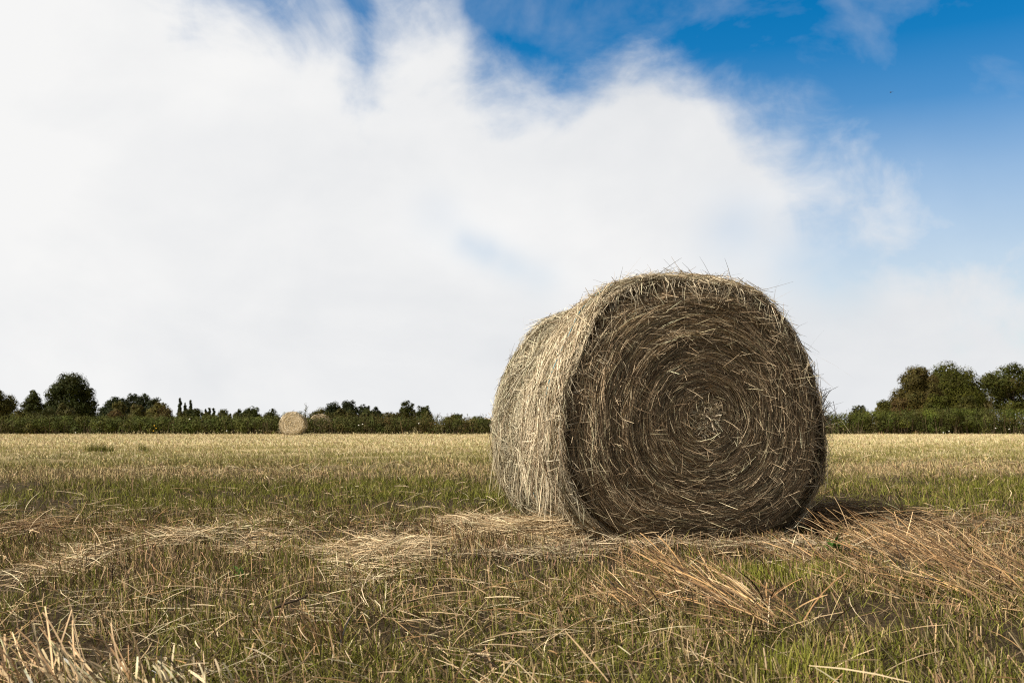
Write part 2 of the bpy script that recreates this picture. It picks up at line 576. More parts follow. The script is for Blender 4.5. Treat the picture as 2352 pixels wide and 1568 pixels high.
    a.ribbons(P, W, S, pick(pal_side, n, [1.3, 1.4, 1.2, 1, .7, .7, .4], jit=.2, r=r) * (.72 + .56 * vnoise(phi * 7 + 3, u * 13 + 5, 1.1))[:, None] * (1 - np.clip((u - .52) / .12, 0, 1)[:, None] * np.array([.16, .13, .13])))
    # straws bent over the front rim
    if nrim:
        n = nrim
        phi = np.where(r.random(n) < .5, r.normal(R(92), R(42), n), r.uniform(R(-30), R(215), n))
        sw = r.normal(0, .09, n)
        dn = np.abs(r.normal(.03, .035, n)) + .012
        hangf = r.random(n) < .35
        p0 = side_pt(phi - sw * .5, r.uniform(.03, .10, n), r.uniform(.0, .02, n))
        p1 = side_pt(phi, np.full(n, .0), r.uniform(.008, .03, n))
        p1[:, 1] -= r.uniform(.0, .02, n)
        p2 = face_pt(phi + sw, .985 - dn * .8, r.uniform(.012, .045, n))
        p3 = face_pt(phi + sw * 1.5, .97 - dn * 1.7, r.uniform(.004, .05, n))
        k = hangf
        p2[k] = p1[k] + np.stack([r.normal(0, .015, k.sum()), -r.uniform(.005, .03, k.sum()), -dn[k] * .7], -1)
        p3[k] = p2[k] + np.stack([r.normal(0, .02, k.sum()), -r.uniform(-.01, .015, k.sum()), -dn[k] * 1.1], -1)
        P = np.stack([p0, p1, p2, p3], 1)
        P[..., 2] = np.maximum(P[..., 2], .01)
        S = unit(np.cross(unit(p3 - p0), Nf) + r.normal(0, .35, (n, 3)))
        a.ribbons(P, (r.uniform(.0009, .0021, n) * wf)[:, None] * np.array([[1, 1, 1, .6]]), S, pick(pal_side, n, [1, 1.2, 1.2, 1, .6, .8, .6], jit=.25, r=r))
    # fringe standing off the outline
    n = nfringe
    phi = r.uniform(R(-55), R(235), n)
    u = np.where(r.random(n) < .4, r.uniform(0, .12, n), r.uniform(0, 1, n))
    st = side_pt(phi, u, .0)
    Ns = np.stack([np.cos(phi), np.zeros(n), np.sin(phi)], -1)
    Tn = np.stack([-np.sin(phi), np.zeros(n), np.cos(phi)], -1) * np.where(r.random(n) < .6, 1, -1)[:, None]
    D = unit(Ns * np.abs(r.normal(.35, .3, n))[:, None] + Tn * r.uniform(.3, 1.1, n)[:, None] + np.array([0, 1, 0]) * r.normal(0, .45, n)[:, None])
    ln = np.clip(r.gamma(2.2, .042, n) + .03, 0, .30)
    tt = np.linspace(0, 1, 4)[None, :]
    P = st[:, None] + D[:, None] * (ln[:, None] * tt)[..., None] + r.normal(0, .16, (n, 1, 3)) * (ln[:, None] * tt * tt)[..., None]
    P[..., 2] -= .25 * ln[:, None] * tt ** 2
    P[..., 2] = np.maximum(P[..., 2], .012)
    S = unit(np.cross(D, r.normal(0, 1, (n, 3))))
    a.ribbons(P, (r.uniform(.0006, .0014, n) * wf)[:, None] * np.array([[1, 1, .8, .4]]), S, pick(pal_face, n, jit=.3, r=r))
    a.build('outer_layer', M_STRAW, root)

    if twine:
        for u0, amp, sd in ((.115, .010, 1), (.175, .008, 2), (.33, .009, 3), (.50, .006, 4)):
            a = Acc()
            pp = np.linspace(R(-50), R(232), 170)
            uu = u0 + .02 * (vnoise(pp * 1.6 + sd * 9, 3.5, sd) - .5)
            lf = .024 + amp * 2.2 * (vnoise(pp * 5 + sd * 7, 9.5, sd) - .5)
            a.tube(side_pt(pp, uu, lf), .0019, [.03, .28, .40], 5)
            a.build('twine', M_TWINE, root)
    return root


# outline of the near bale's end face, traced and set on its own plane
OUT = [(1378, 690), (1413, 668), (1440, 656), (1471, 646), (1508, 637), (1545, 632), (1585, 634), (1624, 639), (1662, 644), (1699, 654), (1732, 669), (1761, 688), (1786, 709), (1809, 734),
       (1830, 761), (1848, 790), (1862, 820), (1873, 850), (1881, 881), (1888, 912), (1894, 945), (1898, 978), (1900, 1020), (1895, 1064), (1879, 1115), (1854, 1168), (1820, 1208),
       (1762, 1235), (1677, 1247), (1597, 1249), (1510, 1249), (1440, 1244), (1390, 1225), (1347, 1188), (1316, 1141), (1297, 1086), (1287, 1050),
       (1285, 1010), (1285, 954), (1291, 884), (1311, 816), (1348, 745)]
ax = np.array([-math.sin(BALE_ROT), math.cos(BALE_ROT), 0])
tx = np.array([math.cos(BALE_ROT), math.sin(BALE_ROT), 0])


def on_face(u, v):
    d = ray(u, v)
    q = CAM + d * (np.dot(BALE_BASE - CAM, ax) / np.dot(d, ax))
    return np.dot(q - BALE_BASE, tx), q[2]


pts = np.array([on_face(*p) for p in OUT])
XC, ZC = on_face(1614, 958)
phs = np.arctan2(pts[:, 1] - ZC, pts[:, 0] - XC)
rad = np.hypot(pts[:, 0] - XC, pts[:, 1] - ZC)
o_ = np.argsort(phs)
grid = np.linspace(-math.pi, math.pi, 240, endpoint=False)
Rn = fourier(grid, np.interp(grid, phs[o_], rad[o_], period=2 * math.pi) - .004, 12)
r1 = np.random.default_rng(11)
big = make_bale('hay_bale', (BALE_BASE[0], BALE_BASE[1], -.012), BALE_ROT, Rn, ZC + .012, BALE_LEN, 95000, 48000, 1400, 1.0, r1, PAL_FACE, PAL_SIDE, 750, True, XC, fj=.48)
tag(big, 'big round hay bale close up, its shaded spiral end turned towards the viewer', 'hay bale', 'round hay bales in the field')

# a sprig of coarse stems sticking out of the rim, part of the near bale
a = Acc()
sx, sz = on_face(1888, 945)
for k in range(46):
    b0 = np.array([sx + r1.normal(0, .012), r1.uniform(.0, .06), sz + .012 + r1.normal(-.02, .05)])
    d = unit(np.array([r1.normal(.28, .22), r1.normal(-.1, .25), r1.normal(.75, .35)]))
    if k < 8:
        d = unit(np.array([.95, r1.normal(0, .3), r1.normal(.15, .35)]))
    l = r1.uniform(.05, .15)
    P = [b0, b0 + d * l * .5, b0 + d * l + np.array([r1.normal(.01, .015), 0, -.02 if k % 3 == 0 else 0])]
    if k % 6 == 0:
        P.append(P[-1] + np.array([.02, 0, -r1.uniform(.06, .13)]))
    a.tube(P, np.linspace(.0024, .0009, len(P)), pick(PAL_FACE * .55, 1, r=r1)[0], 4)
a.build('loose_sprig', M_DARK, big)

rf = np.random.default_rng(12)
fb = gpt(670, 1000)
round_ = lambda w, sq: (lambda p: w * (1 + sq * np.cos(2 * np.asarray(p))) * np.where(np.sin(p) < -.86, .93, 1.0))
far = make_bale('hay_bale', (fb[0], fb[1], 0), R(2), round_(.675, .02), .63, 1.2, 14000, 3600, 160, 4.5, rf, greyer(PAL_SIDE[:4], .1) * 1.2, np.concatenate([PAL_SIDE[:4], PAL_SIDE[:3]]), 220, False, fj=.10, core=(.42, .34, .22))
tag(far, 'small distant round bale, sunlit spiral end, standing whole in front of the hedge', 'hay bale', 'round hay bales in the field')
q = at(735, 950.5, 67.5)
far2 = make_bale('hay_bale', (q[0], q[1], q[2] - 1.30), R(4), round_(.68, .07), .64, 1.2, 1500, 3600, 120, 7.0, rf, PAL_SIDE[:4] * .9, np.concatenate([PAL_SIDE[:4], PAL_SIDE[:3]]), 0, False, fj=.10)
tag(far2, 'distant bale of which only the pale top shows over the hedge', 'hay bale', 'round hay bales in the field')


# ------------------------------------------------------------------ heaps and tussocks of hay
def heap(name, u, v, wu, depth, h, n, ang, spread, pal, label, cat='hay heap', group='loose heaps of hay on the turf', lmax=.34, wf=1.0, seed=0):
    r = np.random.default_rng(200 + seed)
    n = int(n * 2.1)
    c = gpt(u, v)
    sx_ = wu / F * c[1]
    root_z = float(ground_z(c[0], c[1]))
    x = r.normal(0, .42, n)
    y = r.normal(0, .42, n)
    # ragged: several sub-lumps
    L_ = r.normal(0, .62, (9, 2))
    kk = r.integers(0, 9, n)
    x, y = x * .5 + L_[kk, 0], y * .5 + L_[kk, 1]
    dome = np.clip(1 - .55 * (x ** 2 + y ** 2), .08, 1)
    x, y = c[0] + x * sx_ * .62, c[1] + y * depth * .62
    z = ground_z(x, y) + .02 + h * dome * r.beta(2, 1.6, n)
    k = ~in_bale(x, y)
    x, y, z = x[k], y[k], z[k]
    n = len(x)
    acc = Acc()
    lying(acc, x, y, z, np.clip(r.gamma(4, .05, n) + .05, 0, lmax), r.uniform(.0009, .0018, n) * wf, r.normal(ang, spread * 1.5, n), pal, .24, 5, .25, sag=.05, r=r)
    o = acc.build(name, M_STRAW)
    return tag(o, label, cat, group)


heap('hay_heap', 400, 1266, 250, 1.35, .07, 640, .1, .75, PAL_PALE, 'wide thin heap of pale hay farthest from the big bale', seed=1)
heap('hay_heap', 890, 1286, 210, .75, .08, 520, .15, .5, PAL_PALE, 'low heap of pale hay between the wide thin heap and the big bale', seed=2)
heap('hay_heap', 1300, 1232, 260, .45, .11, 1500, -.15, .6, PAL_PALE, 'curled heap of pale hay tucked against the lit side of the big bale', seed=3)
heap('hay_heap', 1085, 1212, 190, .4, .07, 420, .2, .6, PAL_PALE, 'small heap of pale hay just behind the curled heap by the big bale', seed=4)
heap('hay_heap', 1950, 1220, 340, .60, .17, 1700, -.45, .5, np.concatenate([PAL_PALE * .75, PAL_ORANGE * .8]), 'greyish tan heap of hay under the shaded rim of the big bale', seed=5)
heap('hay_heap', 1600, 1270, 560, .25, .04, 1000, 0, .7, PAL_FACE * .9, 'dull strip of hay along the foot of the big bale spiral end', seed=6)
heap('hay_heap', 130, 1225, 330, .6, .05, 420, -.1, .6, PAL_ORANGE * .8, 'faded reddish heap of hay at the picture edge behind the wide thin heap', seed=7)


def tussock(u, v, w, depth, n, hlen, lean, az, pal, label, wf=1.0, seed=0, line=None, arch=.2, jit=.42):
    """stalks rooted in a strip and combed over to one side"""
    r = np.random.default_rng(300 + seed)
    c = gpt(u, v)
    d = np.array(line if line is not None else (.12, -1.0))
    d /= np.hypot(*d)
    s = r.uniform(-.5, .5, n)
    x = c[0] + d[0] * s * w + np.clip(r.normal(0, .4, n), -.8, .8) * depth
    y = c[1] + d[1] * s * w + np.clip(r.normal(0, .5, n), -.9, .9) * depth
    h = np.clip(r.normal(hlen, hlen * .33, n), .05, hlen * 1.35)
    a_ = r.normal(az, .45, n)
    wl = r.random(n) < .11
    a_[wl] = r.uniform(0, 6.3, wl.sum())
    le = np.clip(r.normal(lean, .26, n), .05, 1.5)
    K = 5
    t = np.linspace(0, 1, K)[None, :]
    bend = r.normal(.0, .12, n)
    el = (math.pi / 2 - le)[:, None] * (1 - arch * t)
    D = np.stack([np.cos(a_), np.sin(a_)], -1)
    hor = np.cumsum(np.cos(el), 1) / K * h[:, None]
    ver = np.cumsum(np.sin(el), 1) / K * h[:, None]
    P = np.empty((n, K, 3))
    P[..., 0] = x[:, None] + D[:, None, 0] * hor - D[:, None, 1] * bend[:, None] * t ** 2 * h[:, None]
    P[..., 1] = y[:, None] + D[:, None, 1] * hor + D[:, None, 0] * bend[:, None] * t ** 2 * h[:, None]
    P[..., 2] = ground_z(x, y)[:, None] + ver * (1 - .15 * t) + r.uniform(0, .035, n)[:, None] - .01
    S = unit(np.cross(np.stack([D[:, 0], D[:, 1], .5 * np.ones(n)], -1), np.array([0, -.6, 1.0])) + r.normal(0, .4, (n, 3)))
    W = (r.uniform(.0010, .0025, n) * wf)[:, None] * (1 - .3 * t ** 3)
    acc = Acc()
    cc = pick(pal, n, jit=jit, r=r)[:, None] * np.clip(r.normal(1, .16, (n, K, 1)), .5, 1.4)
    acc.ribbons(P, W, S, np.clip(cc, .02, .7))
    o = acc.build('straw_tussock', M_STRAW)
    return tag(o, label, 'straw tussock', 'leaning tussocks of coarse straw')


LEFT = math.pi * .91
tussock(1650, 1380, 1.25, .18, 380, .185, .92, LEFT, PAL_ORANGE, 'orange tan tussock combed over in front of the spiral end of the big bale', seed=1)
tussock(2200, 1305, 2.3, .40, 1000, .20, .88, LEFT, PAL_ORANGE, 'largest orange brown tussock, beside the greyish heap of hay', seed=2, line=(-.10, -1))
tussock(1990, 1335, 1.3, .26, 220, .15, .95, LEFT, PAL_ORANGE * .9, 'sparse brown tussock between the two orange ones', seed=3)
tussock(170, 1600, .34, .09, 80, .175, .62, LEFT, PAL_PALE * np.array([1.3, 1.16, 1.08]), 'pale pinkish tussock of thick cut stalks in the near corner', 1.15, seed=4, line=(1, -.2), arch=.02, jit=.2)
tussock(1490, 1400, .42, .16, 170, .13, .7, LEFT, PAL_ORANGE * .8, 'short rusty tussock next to the combed orange tan one', seed=5)
tussock(690, 1490, .24, .16, 150, .09, .25, LEFT, PAL_ORANGE * .8, 'short upright brown tussock below the low pale heap', seed=6, line=(1, -.1))
tussock(330, 1590, .36, .12, 110, .09, .5, LEFT, PAL_PALE * 1.0, 'low pale tussock spreading beside the thick pinkish stalks', 1.3, seed=7, line=(1, -.1))


def green_tuft(u, v, w, h, n, label, name='grass_tuft', cat='grass tuft', group='dark grass tufts in the far field', wf=3.5, cols=GREENS * .6, seed=0):
    r = np.random.default_rng(400 + seed)
    c = gpt(u, v)
    acc = Acc()
    x = c[0] + np.clip(r.normal(0, .35, n), -.6, .6) * w
    y = c[1] + np.clip(r.normal(0, .3, n), -.5, .5) * w
    K = 4
    t = np.linspace(0, 1, K)[None, :]
    hh = h * r.uniform(.35, 1.05, n)
    a_ = r.uniform(0, 6.3, n)
    le = np.abs(r.normal(.1, .3, n))
    P = np.empty((n, K, 3))
    P[..., 0] = x[:, None] + np.cos(a_)[:, None] * np.sin(le)[:, None] * hh[:, None] * t ** 1.5
    P[..., 1] = y[:, None] + np.sin(a_)[:, None] * np.sin(le)[:, None] * hh[:, None] * t ** 1.5
    P[..., 2] = ground_z(x, y)[:, None] - .005 + np.cos(le)[:, None] * hh[:, None] * t
    b = r.uniform(0, 6.3, n)
    S = np.stack([np.cos(b), np.sin(b), 0 * b], -1)
    acc.ribbons(P, (r.uniform(.0012, .0024, n) * wf)[:, None] * (1 - .8 * t ** 1.5), S, pick(cols, n, jit=.25, r=r))
    return tag(acc.build(name, M_GRASS), label, cat, group)


green_tuft(228, 1040, .5, .24, 260, 'larger dark green grass tuft standing up in the far stubble', seed=1)
green_tuft(330, 1038, .2, .22, 90, 'smaller thin grass tuft next to the larger dark one', seed=2)
green_tuft(1790, 1335, .42, .085, 900, 'bright green patch of young grass behind the combed orange tan tussock', 'grass_patch', 'grass patch', 'fresh green grass patches', 1.0, GREENS * 1.2, 3)
green_tuft(1880, 1560, .30, .10, 500, 'fresh green grass patch at the bottom edge in front of the tussocks', 'grass_patch', 'grass patch', 'fresh green grass patches', 1.0, GREENS * 1.2, 4)


def dock(u, v, n, size, label, seed):
    r = np.random.default_rng(500 + seed)
    c = gpt(u, v)
    root = empty('leafy_weed', (c[0], c[1], float(ground_z(c[0], c[1])) - .004))
    tag(root, label, 'weed', 'broad leaved green weeds')
    for k in range(n):
        acc = Acc()
        a_ = r.uniform(0, 6.3)
        d = np.array([math.cos(a_), math.sin(a_), 0])
        s = np.array([-math.sin(a_), math.cos(a_), 0])
        l = size * r.uniform(.6, 1.1)
        le = r.uniform(.2, .95)
        t = np.linspace(0, 1, 7)
        P = d * (np.sin(le * (.5 + .8 * t)) * t * l)[:, None] + np.array([0, 0, 1.]) * (np.cos(le * (.5 + .8 * t)) * t * l)[:, None]
        wd = l * .11 * np.sin(np.clip(t, .03, .99) * math.pi) ** .7 * (1.15 - .5 * t) + .001
        fold = np.array([0, 0, .35])
        V = np.stack([P - s * wd[:, None] + fold * wd[:, None], P, P + s * wd[:, None] + fold * wd[:, None]], 1).reshape(-1, 3)
        f = []
        for i in range(6):
            for j in range(2):
                f.append([i * 3 + j, i * 3 + j + 1, i * 3 + j + 4, i * 3 + j + 3])
        acc.add(V, f, np.array([.06, .115, .022]) * r.uniform(.75, 1.25))
        acc.build('leaf', M_LEAF, root, smooth=True)


dock(1912, 1278, 14, .11, 'broad leaved weed in the hay under the rim of the big bale', 1)
dock(1305, 1440, 6, .07, 'tiny leafy weed in the stubble before the big bale', 2)
dock(560, 1345, 6, .10, 'leafy weed at the front of the wide thin heap', 3)


def dry_stalk(u, v, pts_, rad_, label, name='dry_stalk', cat='dead stalk', group='dark dead stalks in the stubble', col=(.05, .036, .025)):
    c = gpt(u, v)
    acc = Acc()
    P = np.array([[p[0], p[1], p[2]] for p in pts_], float)
    # rounder line
    s = np.linspace(0, len(P) - 1, len(P) * 4)
    P = np.stack([np.interp(s, np.arange(len(P)), P[:, k]) for k in range(3)], -1)
    P += np.stack([vnoise(s * 1.7, c[0] * 9 + k * 5, 2.5) - .5 for k in range(3)], -1) * rad_ * 2.2
    acc.tube(P, rad_ * (1 - .35 * np.linspace(0, 1, len(P))) * (1 + .3 * (vnoise(s * 2.3, 4.5, c[0] * 7) - .5)), col, 6)
    o = acc.build(name, M_DARK, smooth=True)
    o.location = (c[0], c[1], float(ground_z(c[0], c[1])) - .004)
    tag(o, label, cat, group)


dry_stalk(903, 1270, [(0, 0, 0), (.002, 0, .05), (.012, 0, .105)], .0035, 'upright dark stalk rising out of the low pale heap')
dry_stalk(1000, 1392, [(0, 0, 0), (.003, 0, .05), (-.006, 0, .10)], .0024, 'upright dark stalk in the stubble below the low pale heap')
dry_stalk(1350, 1475, [(0, 0, 0), (.004, -.01, .04), (-.012, -.01, .085)], .0034, 'crooked dark stalk near the short rusty tussock')
dry_stalk(600, 1432, [(0, 0, .015), (.05, .01, .045), (.13, .02, .08)], .005, 'slanting bark covered twig by the short upright brown tussock', 'dead_twig', 'dead twig')
dry_stalk(890, 1412, [(0, 0, .02), (.05, .01, .045), (.10, .015, .06)], .0045, 'thick broken twig lying on the stubble by two upright dark stalks', 'dead_twig', 'dead twig')
dry_stalk(1175, 1560, [(0, 0, .02), (-.06, .02, .06), (-.13, .03, .09)], .0022, 'thin dark twig at the bottom edge in the middle of the field', 'dead_twig', 'dead twig')
dry_stalk(1895, 1070, [(-.02, .3, .45), (.10, .25, .58), (.33, .2, .66)], .0022, 'single long pale straw slanting up beside the shaded rim of the big bale', 'long_straw', 'straw', 'single straws', (.45, .36, .2))


# ------------------------------------------------------------------ leaves, trees, hedges
def leaves(acc, blobs, n, size, col, r, jit=.13, hue=.16, flat=.34, inner=.7):
    """leaf-sized diamonds over and in a set of ellipsoids (cx, cy, cz, rx, ry, rz)"""
    B = np.asarray(blobs, float)
    wgt = (B[:, 3] * B[:, 5]) + 1e-6
    k = r.choice(len(B), n, p=wgt / wgt.sum())
    d = unit(r.normal(0, 1, (n, 3)))
    rr = inner + (1.08 - inner) * r.random(n) ** .6
    P = B[k, :3] + d * B[k, 3:6] * rr[:, None]
    Nn = unit(d + r.normal(0, flat, (n, 3)))
    A = unit(np.cross(Nn, r.normal(0, 1, (n, 3))))
    Bv = np.cross(Nn, A)
    s = (size * r.uniform(.6, 1.25, n))[:, None]
    V = np.stack([P - A * s * .6, P + Bv * s * .38, P + A * s * .6, P - Bv * s * .38], 1).reshape(-1, 3)
    blobcol = np.asarray(col)[None, :] * (1 + r.normal(0, hue, (len(B), 1))) * (1 + r.normal(0, hue * .35, (len(B), 3)))
    C = np.clip(np.array([.84, .745, .60]) * blobcol[k] * (1 + r.normal(0, jit, (n, 1))), .004, .6)
    i = np.arange(n) * 4
    acc.add(V, np.stack([i, i + 1, i + 2, i + 3], 1), np.repeat(C, 4, 0))


def tree(name, u0, u1, vtop, y, col, label, cat='tree', group=None, dens=3.2, leaf=None, nb=22, low=.05, seed=0, lop=(0, 0), squash=1.0, trunk=True, shape='round'):
    r = np.random.default_rng(1000 + seed)
    if name in ('round_bush', 'distant_tree', 'olive_tree', 'pine_tree') and u1 < 1200:
        u0, u1 = u0 - (u1 - u0) * .16, u1 + (u1 - u0) * .16
    pl, pr, pt = at(u0, vtop, y), at(u1, vtop, y), at((u0 + u1) / 2, vtop, y)
    W, H = (pr[0] - pl[0]) / 2, pt[2]
    leaf = max(.05, y * .00112)
    root = empty(name, (pt[0], y, 0))
    tag(root, label, cat, group)
    zc, rz = (H * .16, H * .84) if shape != 'ball' else (H * (.5 + low / 2), H * (1 - low) / 2)
    blobs = []
    if shape == 'spire':
        for k in range(nb):
            f = k / (nb - 1)
            rr = W * (1.02 - .8 * f ** 1.3)
            blobs.append((r.normal(0, W * .12), r.normal(0, W * .12), H * (.1 + .84 * f), rr, rr, H * .085))
    else:
        nb = int(nb * 1.7)
        for k in range(nb):
            d = unit(r.normal(0, 1, 3))
            if shape != 'ball':
                d[2] = abs(d[2])
            br = r.uniform(.20, .36)
            q = (1 - br) * r.uniform(.86, 1.06)
            if k < nb * .2:
                d = unit(np.array([d[0], d[1], .1]))
            cx = d[0] * W * q + lop[0] * W * .3 * d[2]
            rzb = min(W, rz) * br * squash
            blobs.append((cx, d[1] * W * q * .85, max(zc + d[2] * (rz - rzb) * q / (1 - br), rzb * .8), W * br, W * br * .9, rzb))
        for k in range(4 if shape != 'ball' else 1):
            blobs.append((r.normal(0, .08) * W, r.normal(0, .08) * W, zc + rz * .12, W * .66, W * .6, rz * .66))
        top = max(b[2] + b[5] for b in blobs)
        blobs = [(b[0], b[1], b[2] * H / top, b[3], b[4], b[5]) for b in blobs]
    nb = len(blobs)
    acc = Acc()
    n = int(dens * math.pi * W * rz / (leaf * leaf * .46))
    n = int(min(max(n * 1.0, 300), 60000))
    leaves(acc, blobs, n, leaf, np.array(col) * np.array([1, 1, .75]), r, flat=.24)
    if dens > 2.5:
        leaves(acc, [(b[0], b[1], b[2], b[3] * .8, b[4] * .8, b[5] * .8) for b in blobs], n // 5, leaf * 2.6, np.array(col) * .85, r, flat=.5, inner=.3)
    acc.build('crown', M_LEAF, root)
    if trunk:
        acc = Acc()
        tr = max(.05, H * .022)
        bark = np.array([.075, .06, .045])
        P = np.array([[0, 0, -.05], [r.normal(0, .03) * W, 0, H * .2], [r.normal(0, .06) * W, 0, H * .45], [r.normal(0, .08) * W, 0, H * .7]])
        acc.tube(P, [tr * 1.25, tr, tr * .75, tr * .35], bark, 7)
        if shape != 'spire':
            for k in r.choice(nb, min(9, nb), replace=False):
                b = np.array(blobs[k][:3])
                f = r.uniform(.3, .8)
                s_ = np.array([0, 0, H * (.18 + .3 * f)])
                acc.tube(np.stack([s_, s_ * .5 + b * .5 + np.array([0, 0, -.04 * H]), b]), [tr * .55, tr * .4, tr * .15], bark, 5)
        acc.build('trunk', M_BARK, root, smooth=True)
    return root


DK, OL, MID, BR, BL = (.040, .052, .016), (.085, .088, .028), (.062, .074, .020), (.095, .072, .036), (.028, .040, .022)
GT = 'trees and bushes beyond the hedges'
T = lambda *a_, **k: tree(*a_, group=GT, **k)
# left of the far bale
T('leafy_tree', -60, 46, 880, 82, (.062, .066, .022), 'olive brown tree cut by the picture edge beside the dark lower tree', seed=1, nb=22)
T('leafy_tree', 40, 112, 894, 88, DK, 'dark lower tree between the olive edge tree and the tall round tree', seed=2, nb=18)
T('oak_tree', 103, 236, 853, 92, (.034, .046, .014), 'tallest dark round tree rising well above the long green hedge', seed=3, nb=44, dens=4, lop=(-.3, 0))
T('round_bush', 128, 176, 924, 74, (.075, .08, .036), 'grey green dome shaped bush in front of the tallest dark round tree', 'bush', seed=4, nb=12, trunk=True, low=.02)
T('round_bush', 66, 132, 934, 72, (.05, .058, .022), 'dark untidy bush at the foot of the dark lower tree', 'bush', seed=44, nb=14, low=.02)
T('round_bush', 20, 70, 937, 72, (.075, .085, .026), 'yellowish low bush under the olive edge tree', 'bush', seed=45, nb=12, low=.02)
T('distant_tree', 232, 290, 909, 175, BL, 'bluish dark wood tree right next to the tallest dark round tree', seed=5, nb=18, low=.02)
T('distant_tree', 262, 318, 902, 180, BL, 'bluish dark wood tree with the flat broad top, second from the tallest round tree', seed=6, nb=18, low=.02)
T('distant_tree', 298, 352, 900, 185, BL, 'bluish dark wood tree forming the highest point of the distant wood', seed=7, nb=18, low=.02)
T('distant_tree', 332, 378, 910, 182, BL, 'bluish dark wood tree sloping down behind the largest yellow olive tree', seed=8, nb=16, low=.02)
T('olive_tree', 254, 294, 919, 120, (.088, .092, .034), 'yellow olive small tree before the flat topped bluish wood', seed=9, nb=13, low=.02)
T('olive_tree', 294, 334, 925, 115, (.080, .082, .032), 'grey olive small tree in the middle of three before the bluish wood', seed=10, nb=13, low=.02)
T('olive_tree', 337, 394, 920, 118, (.088, .09, .030), 'largest yellow olive tree before the end of the bluish wood', seed=11, nb=15, low=.02)
T('round_bush', 360, 404, 932, 100, (.092, .078, .042), 'brownish dome bush overlapping the largest yellow olive tree', 'bush', seed=12, nb=12, low=.02)
T('round_bush', 246, 292, 938, 98, (.078, .058, .028), 'reddish brown bush below the yellow olive small tree', 'bush', seed=13, nb=12, low=.02)
T('round_bush', 396, 436, 943, 96, (.06, .068, .026), 'small green bush at the foot of the narrow cypresses', 'bush', seed=46, nb=10, low=.02)
for k, (u, v, w, s) in enumerate([(414, 915, 7, 'tallest narrow cypress, nearest the brownish dome bush'), (426.5, 925, 6.5, 'shortest narrow cypress, in the middle of three'),
                                 (438.5, 920, 7, 'narrow cypress next to the dark dome bush')]):
    T('cypress_tree', u - w, u + w, v, 150, BL, s, 'cypress', seed=20 + k, nb=10, shape='spire', dens=5, leaf=.17)
T('round_bush', 421, 466, 934, 110, DK, 'dark dome bush below the narrow cypresses', 'bush', seed=14, nb=14, low=.02)
for k, (u, v) in enumerate([(472, 940), (481, 937), (491, 938)]):
    T('spruce_tree', u - 7, u + 7, v, 170, BL, ['tiny bluish spruce beside the dark dome bush', 'tiny bluish spruce in the middle of three', 'tiny bluish spruce farthest from the dark dome bush'][k], 'spruce', seed=24 + k, nb=8, shape='spire', dens=5, leaf=.18)
T('round_bush', 464, 500, 944, 105, MID, 'mid green bush under the tiny spruces', 'bush', seed=47, nb=12, low=.02)
T('round_bush', 494, 536, 938, 120, (.046, .056, .02), 'low green bush between the tiny spruces and the dark humped tree', 'bush', seed=15, nb=13, low=.02)
T('round_bush', 534, 564, 938, 125, DK, 'small dark bush leaning on the dark humped tree', 'bush', seed=16, nb=11, low=.02)
T('distant_tree', 556, 602, 931, 120, DK, 'dark humped tree that tops the low treeline before the far bale', seed=17, nb=15, low=.02)
T('round_bush', 598, 650, 937, 110, (.042, .052, .018), 'dark broad bush right behind the whole far bale', 'bush', seed=18, nb=15, low=.02)
T('round_bush', 644, 704, 941, 115, MID, 'low green bush above the whole far bale by the thin sapling', 'bush', seed=19, nb=14, low=.02)
T('thin_sapling', 692, 712, 922, 75, MID, 'thin see through sapling poking up beside the whole far bale', 'sapling', dens=.7, seed=30, nb=9, leaf=.10)
# mound behind the second bale
T('round_bush', 704, 768, 934, 84, (.06, .066, .022), 'olive green bush sloping up behind the half hidden bale', 'bush', seed=31, nb=16, low=.02)
T('round_bush', 752, 822, 936, 86, (.062, .066, .024), 'olive green bush between the half hidden bale and the pines', 'bush', seed=32, nb=16, low=.02)
T('round_bush', 812, 884, 938, 88, (.052, .06, .022), 'dull green bush below the lower end of the pines', 'bush', seed=33, nb=16, low=.02)
T('round_bush', 872, 930, 943, 86, (.06, .064, .024), 'dull low bush between the pines and the twin dark tree', 'bush', seed=48, nb=14, low=.02)
T('pine_tree', 744, 788, 919, 160, BL, 'black green pine on the mound, first above the half hidden bale', 'pine', seed=34, nb=15, low=.02)
T('pine_tree', 778, 828, 917, 165, BL, 'tallest black green pine in the middle of the mound', 'pine', seed=35, nb=16, low=.02)
T('pine_tree', 820, 856, 926, 165, BL, 'black green pine stepping down from the tallest one', 'pine', seed=36, nb=13, low=.02)
T('pine_tree', 846, 882, 932, 168, BL, 'lowest black green pine at the end of the mound', 'pine', seed=37, nb=12, low=.02)
T('leafy_tree', 908, 962, 918, 98, DK, 'taller half of the twin dark tree left of the big bale', seed=38, nb=18, low=.02)
T('leafy_tree', 946, 999, 929, 100, DK, 'lower half of the twin dark tree left of the big bale', seed=39, nb=17, low=.02)
T('round_bush', 963, 995, 943, 82, (.07, .08, .024), 'bright green small bush in front of the twin dark tree', 'bush', seed=40, nb=10, low=.02)
T('round_bush', 1016, 1066, 947, 82, MID, 'low green bush between the twin dark tree and the big bale', 'bush', seed=41, nb=13, low=.02)
T('round_bush', 1066, 1140, 953, 80, MID, 'low green bush disappearing behind the lit side of the big bale', 'bush', seed=42, nb=14, low=.02)
